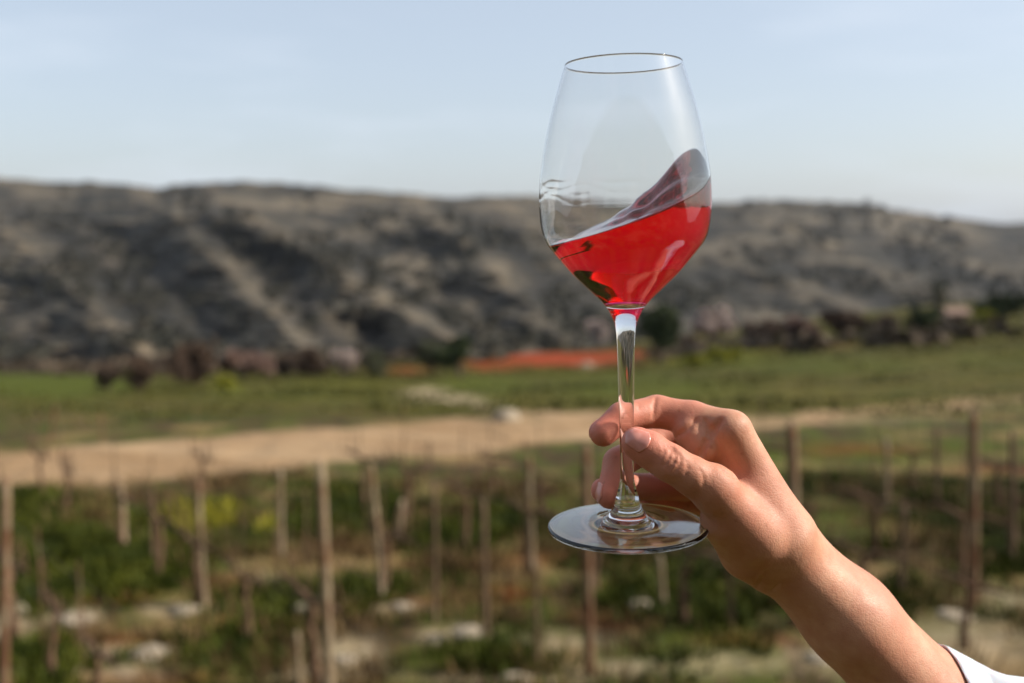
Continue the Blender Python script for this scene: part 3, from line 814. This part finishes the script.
ym = simple_mat('mustard_flowers', (0.16, 0.15, 0.012), (0.27, 0.24, 0.02), 6, 0.7, 0.0)
nearc = [clump(22, 0.09, 0.22, k) for k in range(5)]
nf_ = 1-ss(Y, 15.5, 17.0)
patch = ss(fbm(X*0.9, Y*0.9, 4, 71), -0.05, 0.25)
scatter('grass', 2600, np.clip(lush*0.8 + 0.20*patch, 0, 1)*nf_*(1-road)*(1-pale), nearc, 6.2, 17, gm, 0.6, 1.5)
scatter('dry_grass', 1000, np.clip(0.30 + 0.6*rust + ss(fbm(X*1.3+9, Y*1.3, 3, 75), 0.1, 0.4) - lush, 0, 1)*nf_*(1-road)*(1-np.clip(pale*1.3, 0, 1)), [clump(16, 0.15, 0.2, 20+k, 0.012) for k in range(4)], 6.2, 17, dm)
scatter('mustard_flowers', 40, yellow*nf_*(1-road), [clump(20, 0.22, 0.14, 40+k, 0.022) for k in range(3)], 8, 17, ym, thr=0.4)
farc = [clump(14, 0.08, 0.9, 50+k, 0.08) for k in range(4)]
tm = simple_mat('thicket_twigs', (0.040, 0.032, 0.020), (0.105, 0.075, 0.050), 0.15, 0.95, 0.0)
scatter('thicket', 700, np.exp(-((RWg-(369-0.012*PXg-0.018*np.maximum(PXg-500, 0)*2))/5.0)**2)*(Y > 60)*(Y < 250)*(1-np.clip(2*clay, 0, 1))*(0.15+ss(fbm(X*0.06, Y*0.03, 3, 91), -0.1, 0.2)), [leafball(30, 60+k, 0.7)[:2] for k in range(3)], 60, 250, tm, 0.7, 1.9, 0.05)
om = simple_mat('field_growth', (0.034, 0.038, 0.005), (0.072, 0.066, 0.010), 0.25, 0.85, 0.0)
scatter('field_growth', 6000, ss(Y, 22, 26)*(1-ss(Y, 150, 190))*(1-road)*(1-clay)*(1-np.clip(pale, 0, 1))*(1-0.9*np.clip(lush,0,1))*(0.25+ss(fbm(X*0.1, Y*0.25, 3, 77), -0.2, 0.3)), farc, 22, 180, om, 0.6, 1.6)
# ------------------------------------------------------------------ posts, vines, wires
def wood(nm, a, b, c_):
    q = NT(nm); st = q.noise(14, 5, 0.6, q.mapping((1, 1, 0.15))); big = q.noise(1.6, 3, 0.6, q.mapping((0.4, 0.4, 1.6)))
    a, b, c_ = [tuple(0.92*v_ for v_ in t_) for t_ in (a, b, c_)]; k_ = q.mix(q.rng(st, 0.35, 0.65), a, b); k_ = q.mix(q.rng(big, 0.46, 0.60, 0, 0.85), k_, c_)
    q.principled(k_, 0.9, 0.2, q.bump(st, 0.5, 0.01)); return q.m
wood_pale = wood('weathered_wood', (0.22, 0.165, 0.105), (0.37, 0.29, 0.19), (0.17, 0.085, 0.045))
wood_brown = wood('brown_wood', (0.12, 0.056, 0.030), (0.22, 0.12, 0.066), (0.26, 0.20, 0.13))
wood_dark = simple_mat('dark_wood', (0.10, 0.065, 0.042), (0.19, 0.125, 0.08), 12, 0.9, 0.5, 0.01, (1, 1, 0.15))
bark = simple_mat('vine_bark', (0.070, 0.042, 0.027), (0.17, 0.10, 0.06), 25, 0.95, 0.6, 0.01)
WD = dict(pale=wood_pale, brown=wood_brown, dark=wood_dark)
steel = NT('galvanised_wire'); steel.principled((0.10, 0.075, 0.055), 0.7, 0.3)
def gz(x, y): return float(ground_z(x, y))
def post(px, top, bot, wpx, kind, label, lean=0):
    if bot > 690:
        D = 4.0*987/(bot-229); G = pix(px+lean, bot, D); G[2] = gz(G[0], G[1])
    else: G = ground_hit(px+lean, bot)
    D = G[1]; T = pix(px, top, D)
    hgt = T[2]-G[2]; rad = wpx/2*D/F*(0.86 if wpx > 10 else 0.70)
    dx = T[0]-G[0]
    k = 14; pts = []; rd = []
    for i in range(k):
        t = i/(k-1); pts.append((dx*t + 0.012*math.sin(3.1*t+px), 0.01*math.sin(4*t+px*0.3), -0.25 + (hgt+0.25)*t)); rd.append(rad*(1.12-0.18*t)*(1+0.05*math.sin(9*t+px)))
    rd[-1] *= 0.8; pts[-1] = (pts[-1][0], pts[-1][1], hgt)
    mb = MB().tube(pts, rd, 10); me_ = mb.obj('vineyard_post', WD[kind])
    me_.location = G
    # staples that hold the wires
    tag(me_, label, 'post', 'wooden vineyard posts')
    for hh in (0.42, 0.72):
        st = MB().tube([(dx*hh-rad*1.0, -rad*0.9, hgt*hh), (dx*hh, -rad*1.35, hgt*hh+0.012), (dx*hh+rad*1.0, -rad*0.9, hgt*hh)], [0.003]*3, 5).obj('staple', steel.m, me_)
    return G, hgt
POSTS = [
 (7,478,745,12,'brown','tall brown wooden post at the very left edge of the picture',-7),
 (121,482,545,9,'pale','short pale post left of the yellow mustard flowers',2),
 (153,486,562,6,'dark','thin grey brown post between the short pale post and the yellow flowers',0),
 (198,478,608,8,'pale','slightly leaning pale post standing in front of the yellow mustard flowers',8),
 (280,470,555,8,'pale','pale post just left of the tallest pale foreground post',2),
 (298,632,712,9,'pale','low stub of a post close by at the bottom edge, left of the tallest post',4),
 (321,461,735,12,'pale','tallest pale foreground post, cracked, running out of the bottom of the picture',8),
 (372,464,598,9,'pale','pale post next right after the tallest pale foreground post',10),
 (402,500,542,9,'pale','short light post just right of the pale post beside the tallest one',-8),
 (433,480,624,7,'dark','thin dark post between the short light post and the reddish dark post',2),
 (482,500,642,9,'dark','reddish dark post halfway between the tallest pale post and the wine glass foot',6),
 (530,456,573,9,'pale','greyish pale post just left of the wine glass foot, its base in the grass',2),
 (537,560,664,7,'dark','low dark post below and left of the wine glass foot',2),
 (587,444,674,12,'brown','tall brown post standing behind the left rim of the wine glass foot',3),
 (661,555,607,8,'pale','low pale stake below the wine glass foot, between the foot and the thumb heel',2),
 (729,545,625,8,'dark','dark stake seen just under the wrist',2),
 (792,422,628,13,'brown','brown post rising right behind the knuckles and forearm',3),
 (885,438,515,8,'pale','faint grey post between the forearm and the tall dark post on the right',2),
 (903,505,592,8,'dark','low dark post just above the forearm on the right side',0),
 (975,410,606,11,'brown','tall dark brown post on the right above the white sleeve',-3),
 (938,424,508,6,'dark','thin dark post left of the tall dark brown post on the right',0),
 (1012,430,560,8,'dark','thin dark post at the right edge of the picture',0),
 (55,406,447,3.5,'brown','small leaning post in the olive field above the track at the far left',-8),
 (100,412,444,3,'brown','small upright post in the olive field above the track, left of centre',2),
 (430,440,470,5,'dark','thin post at the lower edge of the sandy track left of the glass',0),
 (215,335,382,1.4,'brown','slender pale utility pole standing among the reddish bushes below the hill',0),
]
for q in POSTS: post(*q)
def vine_meshes(seed):
    r_ = random.Random(seed)
    tr = MB(); x = y = 0; pts = [(0, 0, -0.1)]; rd = [0.042]
    for i in range(1, 8):
        x += r_.uniform(-0.035, 0.035); y += r_.uniform(-0.03, 0.03); pts.append((x, y, 0.1*i)); rd.append(0.040-0.0018*i+r_.uniform(-0.004, 0.006))
    tr.tube(pts, rd, 7); top = pts[-1]
    arms = []
    for sg in (-1, 1):
        a = MB(); P = [top]; R_ = [0.026]
        ln = r_.uniform(0.4, 0.62)
        for i in range(1, 7):
            t = i/6; P.append((top[0]+sg*ln*t, top[1]+r_.uniform(-0.02, 0.02), top[2]+0.06*math.sin(2.2*t)+r_.uniform(-0.015, 0.015))); R_.append(0.032-0.014*t)
        a.tube(P, R_, 6)
        for i in (2, 4, 6):
            c0_ = P[i]; hgt = r_.uniform(0.12, 0.45); lx = r_.uniform(-0.1, 0.1)
            a.tube([c0_, (c0_[0]+lx*0.4, c0_[1]+r_.uniform(-.03, .03), c0_[2]+hgt*0.5), (c0_[0]+lx, c0_[1]+r_.uniform(-.06, .06), c0_[2]+hgt)], [0.012, 0.009, 0.005], 5)
        arms.append(a)
    sk = MB().tube([(0.05, 0.03, -0.1), (0.055, 0.03, 0.9), (0.05, 0.035, 1.6)], [0.010, 0.009, 0.008], 6)
    return tr, arms, sk
protos = []
for s_ in range(5):
    tr, arms, sk = vine_meshes(100+s_)
    protos.append((tr, arms, sk))
made = {}
rowdir = np.array([-0.64, 0.77]); rowdir /= np.linalg.norm(rowdir); perp = np.array([rowdir[1], -rowdir[0]])
origin = np.array([ground_hit(203, 608)[0], ground_hit(203, 608)[1]])
ordw = ['first', 'second', 'third', 'fourth', 'fifth', 'sixth', 'seventh', 'eighth', 'ninth', 'tenth', 'eleventh', 'twelfth', 'thirteenth', 'fourteenth', 'fifteenth']
rows_ = []
for ri in range(-3, 11):
    base = origin + perp*1.75*ri; items = []
    for k in range(-10, 16):
        p_ = base + rowdir*(1.25*k + 0.4*(ri % 2) + random.uniform(-0.12, 0.12))
        if not (7.0 < p_[1] < 15.2): continue
        if abs(p_[0]) > 0.54*p_[1]: continue
        q = np.array([p_[0], p_[1], gz(*p_)]); a_, b_ = project(q)
        if b_ > 740: continue
        # the edge of the sandy track
        if b_ < float(np.interp(a_, [0, 130, 300, 380, 450, 600, 760, 900, 1024], [489, 486, 472, 464, 458, 445, 436, 424, 414]))+6: continue
        if random.random() < 0.22: continue
        items.append(q)
    if items: rows_.append((ri, items))
rowname = ['leftmost', 'second', 'third', 'fourth', 'fifth', 'sixth', 'seventh', 'eighth', 'ninth', 'tenth', 'eleventh', 'twelfth', 'thirteenth', 'fourteenth']
first = {}
for n_, (ri, items) in enumerate(rows_):
    items.sort(key=lambda q: q[1])
    for k, q in enumerate(items):
        vi = random.randrange(5)
        rz_ = math.atan2(rowdir[1], rowdir[0]) + random.uniform(-0.08, 0.08); sc_ = random.uniform(0.85, 1.1)
        if vi not in first:
            root = empty('grapevine', q); tr, arms, sk = protos[vi]
            tr.obj('trunk', bark, root); [a.obj('cordon', bark, root) for a in arms]; sk.obj('stake', random.choice([wood_brown, wood_dark, wood_dark]), root, False)
            first[vi] = root
        else:
            src = first[vi]; root = src.copy(); COL.objects.link(root)
            for ch in src.children:
                cc = ch.copy(); COL.objects.link(cc); cc.parent = root
        root.location = q; root.rotation_euler = (0, 0, rz_); root.scale = (sc_,)*3
        tag(root, f'bare staked grapevine, {ordw[k]} from the front in the {rowname[n_]} row from the left', 'grapevine', 'bare grapevines in the near vineyard')
    # wires of the row
    if len(items) > 1:
        a, b = items[0], items[-1]
        wr = empty('trellis_wire', a)
        tag(wr, f'thin steel wires strung along the {rowname[n_]} vine row from the left', 'wire', 'trellis wires of the vine rows')
        for hh in (0.75, 1.25):
            e0 = np.array(a) - np.array([*rowdir, 0])*1.2; e1 = np.array(b) + np.array([*rowdir, 0])*1.2
            P = [e0 + (e1-e0)*t + np.array([0, 0, hh-0.05*4*t*(1-t)]) - np.array(a) for t in np.linspace(0, 1, 9)]
            MB().tube(P, [0.0028]*9, 5).obj('wire', steel.m, wr)
# ------------------------------------------------------------------ stones
stone = simple_mat('limestone', (0.24, 0.19, 0.13), (0.38, 0.32, 0.24), 5, 0.9, 0.6, 0.02)
def rock_mesh(seed, fl=0.6):
    bm = bmesh.new(); bmesh.ops.create_icosphere(bm, subdivisions=3, radius=1.0)
    for v_ in bm.verts:
        n_ = v_.co.normalized(); f_ = 1 + 0.35*float(fbm(np.array(n_.x*1.7+seed), np.array(n_.y*1.7+n_.z*2.3), 3, seed)) + 0.12*float(fbm(np.array(n_.x*5+seed), np.array(n_.z*5+n_.y*4), 2, seed+5))
        v_.co = Vector((n_.x*f_, n_.y*f_*0.8, max(n_.z*f_*fl, -0.3)))
    me = bpy.data.meshes.new('stone'); bm.to_mesh(me); bm.free(); me.materials.append(stone)
    for p_ in me.polygons: p_.use_smooth = True
    return me
RM = [rock_mesh(k) for k in range(4)]
STONES = [(506,420,14,'white boulder lying above the sandy track left of the glass stem',0.75),
 (75,622,20,'flat white stone at lower left beside the brown dead brush',0.35),(186,612,16,'pale flat stone at the foot of the leaning pale post',0.35),
 (18,612,11,'pale stone beside the tall brown post at the left edge',0.5),(268,584,9,'small pale stone left of the tallest post',0.5),
 (345,662,13,'pale stone just right of the tallest post near the bottom edge',0.5),(402,608,12,'pale flat stone at the base of the post right of the tallest one',0.35),
 (470,634,17,'elongated pale stone right of the reddish dark post',0.3),(437,640,12,'pale stone left of the reddish dark post',0.4),
 (515,680,15,'pale stone at the bottom edge left of the tall brown post',0.4),(640,606,12,'pale stone below the wine glass foot',0.4),
 (150,655,20,'long pale stone in the lower left grass',0.3),(820,660,16,'pale stone under the forearm at the bottom edge',0.4),
 (955,618,18,'pale stone above the white sleeve',0.3),(303,610,11,'pale stone left of the tallest post, halfway down',0.5),(587,366,6,'white stone on the red clay bank behind the glass stem',0.6)]
for k, (px, row, wpx, lab, fl) in enumerate(STONES):
    G = ground_hit(px, row); o = bpy.data.objects.new('stone', RM[k % 4]); COL.objects.link(o); s_ = wpx*G[1]/F
    o.location = G + np.array([0, 0, 0.1*s_]); o.scale = (s_, s_*1.0, s_*fl*1.6); o.rotation_euler = (0, 0, random.uniform(-0.4, 0.4)); tag(o, lab, 'stone', 'pale limestone rocks')
# ------------------------------------------------------------------ bushes and trees along the valley
def leafmat(nm, c1, c2): return simple_mat(nm, c1, c2, 1.3, 0.85, 0.0)
LM = dict(dark=leafmat('dark_leaves', (0.016, 0.026, 0.008), (0.045, 0.060, 0.018)), olive=leafmat('olive_leaves', (0.05, 0.055, 0.028), (0.11, 0.11, 0.06)),
 red=leafmat('russet_twigs', (0.052, 0.032, 0.020), (0.105, 0.066, 0.044)), pink=leafmat('pink_blossom', (0.14, 0.085, 0.065), (0.24, 0.155, 0.125)),
 white=leafmat('white_blossom', (0.30, 0.23, 0.20), (0.44, 0.36, 0.32)), yellow=leafmat('yellow_bloom', (0.20, 0.20, 0.02), (0.32, 0.30, 0.03)),
 brown=leafmat('brown_twigs', (0.075, 0.05, 0.035), (0.15, 0.105, 0.075)))
trunkm = simple_mat('tree_bark', (0.06, 0.045, 0.032), (0.13, 0.10, 0.075), 6, 0.95, 0.6, 0.03)
def tree(px, row, wpx, hpx, kind, name, label, cat, seed, tall=0.25):
    G = ground_hit(px, row); D = G[1]; W = wpx*D/F/2*1.22; Hh = hpx*D/F*1.1; r_ = np.random.default_rng(seed)
    root = empty(name, G); tag(root, label, cat, 'bushes and trees below the hills')
    tr = MB(); hb = Hh*tall; cz = (Hh+hb)/2; lobes = []
    tr.tube([(0, 0, -0.3), (0.03*W, 0, hb*0.6), (0, 0.02*W, cz)], [0.075*Hh, 0.06*Hh, 0.03*Hh], 8)
    for k in range(12):
        a = r_.uniform(0, 2*pi); rr = r_.uniform(0.15, 0.75)*W; zc = hb + (Hh-hb)*r_.uniform(0.2, 0.85)
        lobes.append((rr*cos(a), rr*sin(a)*0.9, zc, r_.uniform(0.26, 0.46)*min(W, (Hh-hb)*0.75)))
        tr.tube([(0, 0, hb*0.7), (rr*cos(a)*0.5, rr*sin(a)*0.5, (hb*0.7+zc)/2), (rr*cos(a), rr*sin(a), zc)], [0.03*Hh, 0.02*Hh, 0.008*Hh], 6)
    tr.obj('trunk', trunkm, root)
    V = []; Fc = []
    for i in range(2200):
        lx, ly, lz, lr = lobes[r_.integers(len(lobes))]; d = r_.normal(size=3); d /= np.linalg.norm(d)
        p_ = np.array([lx, ly, lz]) + d*lr*r_.uniform(0.6, 1.08)*np.array([1, 1, 0.9]); a = r_.normal(size=3); a /= np.linalg.norm(a); b = np.cross(a, r_.normal(size=3)); b /= np.linalg.norm(b)
        s_ = r_.uniform(0.035, 0.075)*W*1.4; k = len(V); V += [p_-a*s_, p_+b*s_*.7, p_+a*s_, p_-b*s_*.7]; Fc.append((k, k+1, k+2, k+3))
    meshobj('crown', np.array(V), np.array(Fc), LM[kind], root, False)
TREES = [
 (108,391,26,26,'brown','bush','dark brown bush at the right end of the bright green meadow','bush'),
 (140,391,34,32,'red','bush','reddish bush just right of the dark brown bush by the green meadow','bush'),
 (192,384,46,34,'red','bush','broad russet bush, the largest of the reddish bushes below the left hill','bush'),
 (172,378,30,24,'brown','bush','brown thicket filling the gap left of the broad russet bush','bush'),
 (242,382,40,28,'pink','blossoming_tree','pink blossoming tree behind the small yellow bush','tree'),
 (266,380,28,24,'pink','blossoming_tree','smaller pink blossoming tree at the right side of the larger pink one','tree'),
 (227,391,20,13,'yellow','bush','small bright yellow bush in front of the pink blossoming trees','bush'),
 (312,378,30,28,'red','bush','reddish bush just left of the small whitish blossoming tree','bush'),
 (342,378,24,26,'white','blossoming_tree','small whitish pink blossoming tree left of the dark spreading tree','tree'),
 (285,378,26,22,'brown','bush','brown bush between the pink trees and the reddish bush','bush'),
 (372,376,34,22,'olive','bush','low olive bush between the whitish tree and the dark spreading tree','bush'),
 (432,376,30,30,'olive','tree','olive green tree touching the left side of the dark spreading tree','tree'),
 (459,378,46,36,'dark','tree','dark spreading tree at the head of the pale path','tree'),
 (530,346,60,24,'brown','bush','brown thicket above the red clay bank left of the glass stem','bush'),
 (598,348,24,26,'white','blossoming_tree','beige blossoming tree close to the left of the glass stem','tree'),
 (660,364,50,50,'dark','round_tree','round very dark green tree just right of the glass stem','tree'),
 (710,344,50,32,'white','blossoming_tree','pale pink blossoming tree right of the round dark tree','tree'),
 (686,352,24,16,'brown','bush','low brown bush between the round dark tree and the pale pink tree','bush'),
 (725,362,40,14,'yellow','bush','yellow green bush below the pale pink blossoming tree','bush'),
 (692,368,30,12,'yellow','bush','yellow green bush at the foot of the round dark tree','bush'),
 (760,346,46,24,'brown','bush','brown hedge bush right of the pale pink tree','bush'),
 (800,344,44,24,'pink','bush','dusky pinkish bush in the middle of the right hand hedge','bush'),
 (846,340,44,26,'red','bush','reddish brown bush in the right hand hedge','bush'),
 (884,336,36,20,'brown','bush','brown bush left of the dark round bush on the right','bush'),
 (922,332,30,26,'dark','bush','dark round bush left of the pinkish hut','bush'),
 (1000,322,50,24,'dark','bush','dark wide bush near the right edge behind the green field','bush'),
 (986,326,20,14,'yellow','bush','small yellow green bush in front of the dark wide bush at the right edge','bush'),
 (937,322,14,44,'olive','slender_tree','slender grey green tree rising behind the pinkish hut','tree'),
]
for k, q in enumerate(TREES): tree(*q, seed=200+k, tall=0.08 if q[5] == 'bush' else 0.22)
# a small plastered hut at the right
G = ground_hit(954, 326); D_ = G[1]; s_ = D_/F
hut = empty('hut', G); tag(hut, 'small pinkish plastered hut with a low pitched roof beyond the right hand field', 'hut')
plaster = simple_mat('pink_plaster', (0.30, 0.21, 0.16), (0.38, 0.28, 0.22), 1.5, 0.9, 0.2); tile = simple_mat('roof_tiles', (0.20, 0.13, 0.10), (0.26, 0.18, 0.14), 3, 0.9, 0.4, 0.05, (1, 6, 1))
wv_, dv_, hv_ = 9*s_, 8*s_, 13*s_
V = [(-wv_,-dv_,-.3),(wv_,-dv_,-.3),(wv_,dv_,-.3),(-wv_,dv_,-.3),(-wv_,-dv_,hv_),(wv_,-dv_,hv_),(wv_,dv_,hv_),(-wv_,dv_,hv_),(-wv_,0,hv_*1.3),(wv_,0,hv_*1.3)]
meshobj('wall', V, [(0,1,5,4),(1,2,6,9,5),(2,3,7,6),(3,0,4,8,7),(3,2,1,0)], plaster, hut, False)
e = 0.25; V = []; Fc = []
for sg in (-1, 1):
    k = len(V); a = hv_*1.3+0.06; b = hv_-0.12
    V += [(-wv_-e,0,a),(wv_+e,0,a),(wv_+e,sg*(dv_+e),b),(-wv_-e,sg*(dv_+e),b),(-wv_-e,0,a+.15),(wv_+e,0,a+.15),(wv_+e,sg*(dv_+e),b+.15),(-wv_-e,sg*(dv_+e),b+.15)]
    Fc += [tuple(k+i for i in f) for f in ((0,1,2,3),(7,6,5,4),(2,6,7,3),(0,4,5,1),(1,5,6,2),(3,7,4,0))]
meshobj('roof', V, Fc, tile, hut, False)
dk = simple_mat('dark_shutter', (0.05, 0.04, 0.03), (0.08, 0.06, 0.05), 4)
def boxm(name, x0, x1, y0, y1, z0, z1, mat, par):
    V = [(x, y, z) for z in (z0, z1) for x, y in ((x0, y0), (x1, y0), (x1, y1), (x0, y1))]
    return meshobj(name, V, [(0,3,2,1),(4,5,6,7),(0,1,5,4),(1,2,6,5),(2,3,7,6),(3,0,4,7)], mat, par, False)
boxm('door', -wv_*.6, -wv_*.2, -dv_-.05, -dv_-.003, 0, hv_*.72, dk, hut); boxm('window', wv_*.25, wv_*.65, -dv_-.05, -dv_-.003, hv_*.4, hv_*.72, dk, hut)
# ------------------------------------------------------------------ air
HAZE = True
if HAZE:
    hz = NT('haze'); pv = hz.n('ShaderNodeVolumePrincipled'); pv.inputs['Color'].default_value = (0.80, 0.87, 1.0, 1); pv.inputs['Density'].default_value = 0.00006; pv.inputs['Anisotropy'].default_value = 0.0
    hz.l(pv.outputs[0], hz.out.inputs['Volume'])
    zt = max(float(HP[..., 2].max()), float(ground_V[:, 2].max()))+12; zb_ = float(min(HP[..., 2].min(), ground_V[:, 2].min()))-1
    xm = float(np.abs(HP[..., 0]).max())+20
    o = boxm('haze', -xm, xm, -62, float(HP[..., 1].max())+20, zb_, zt, hz.m, None); tag(o, kind='stuff')
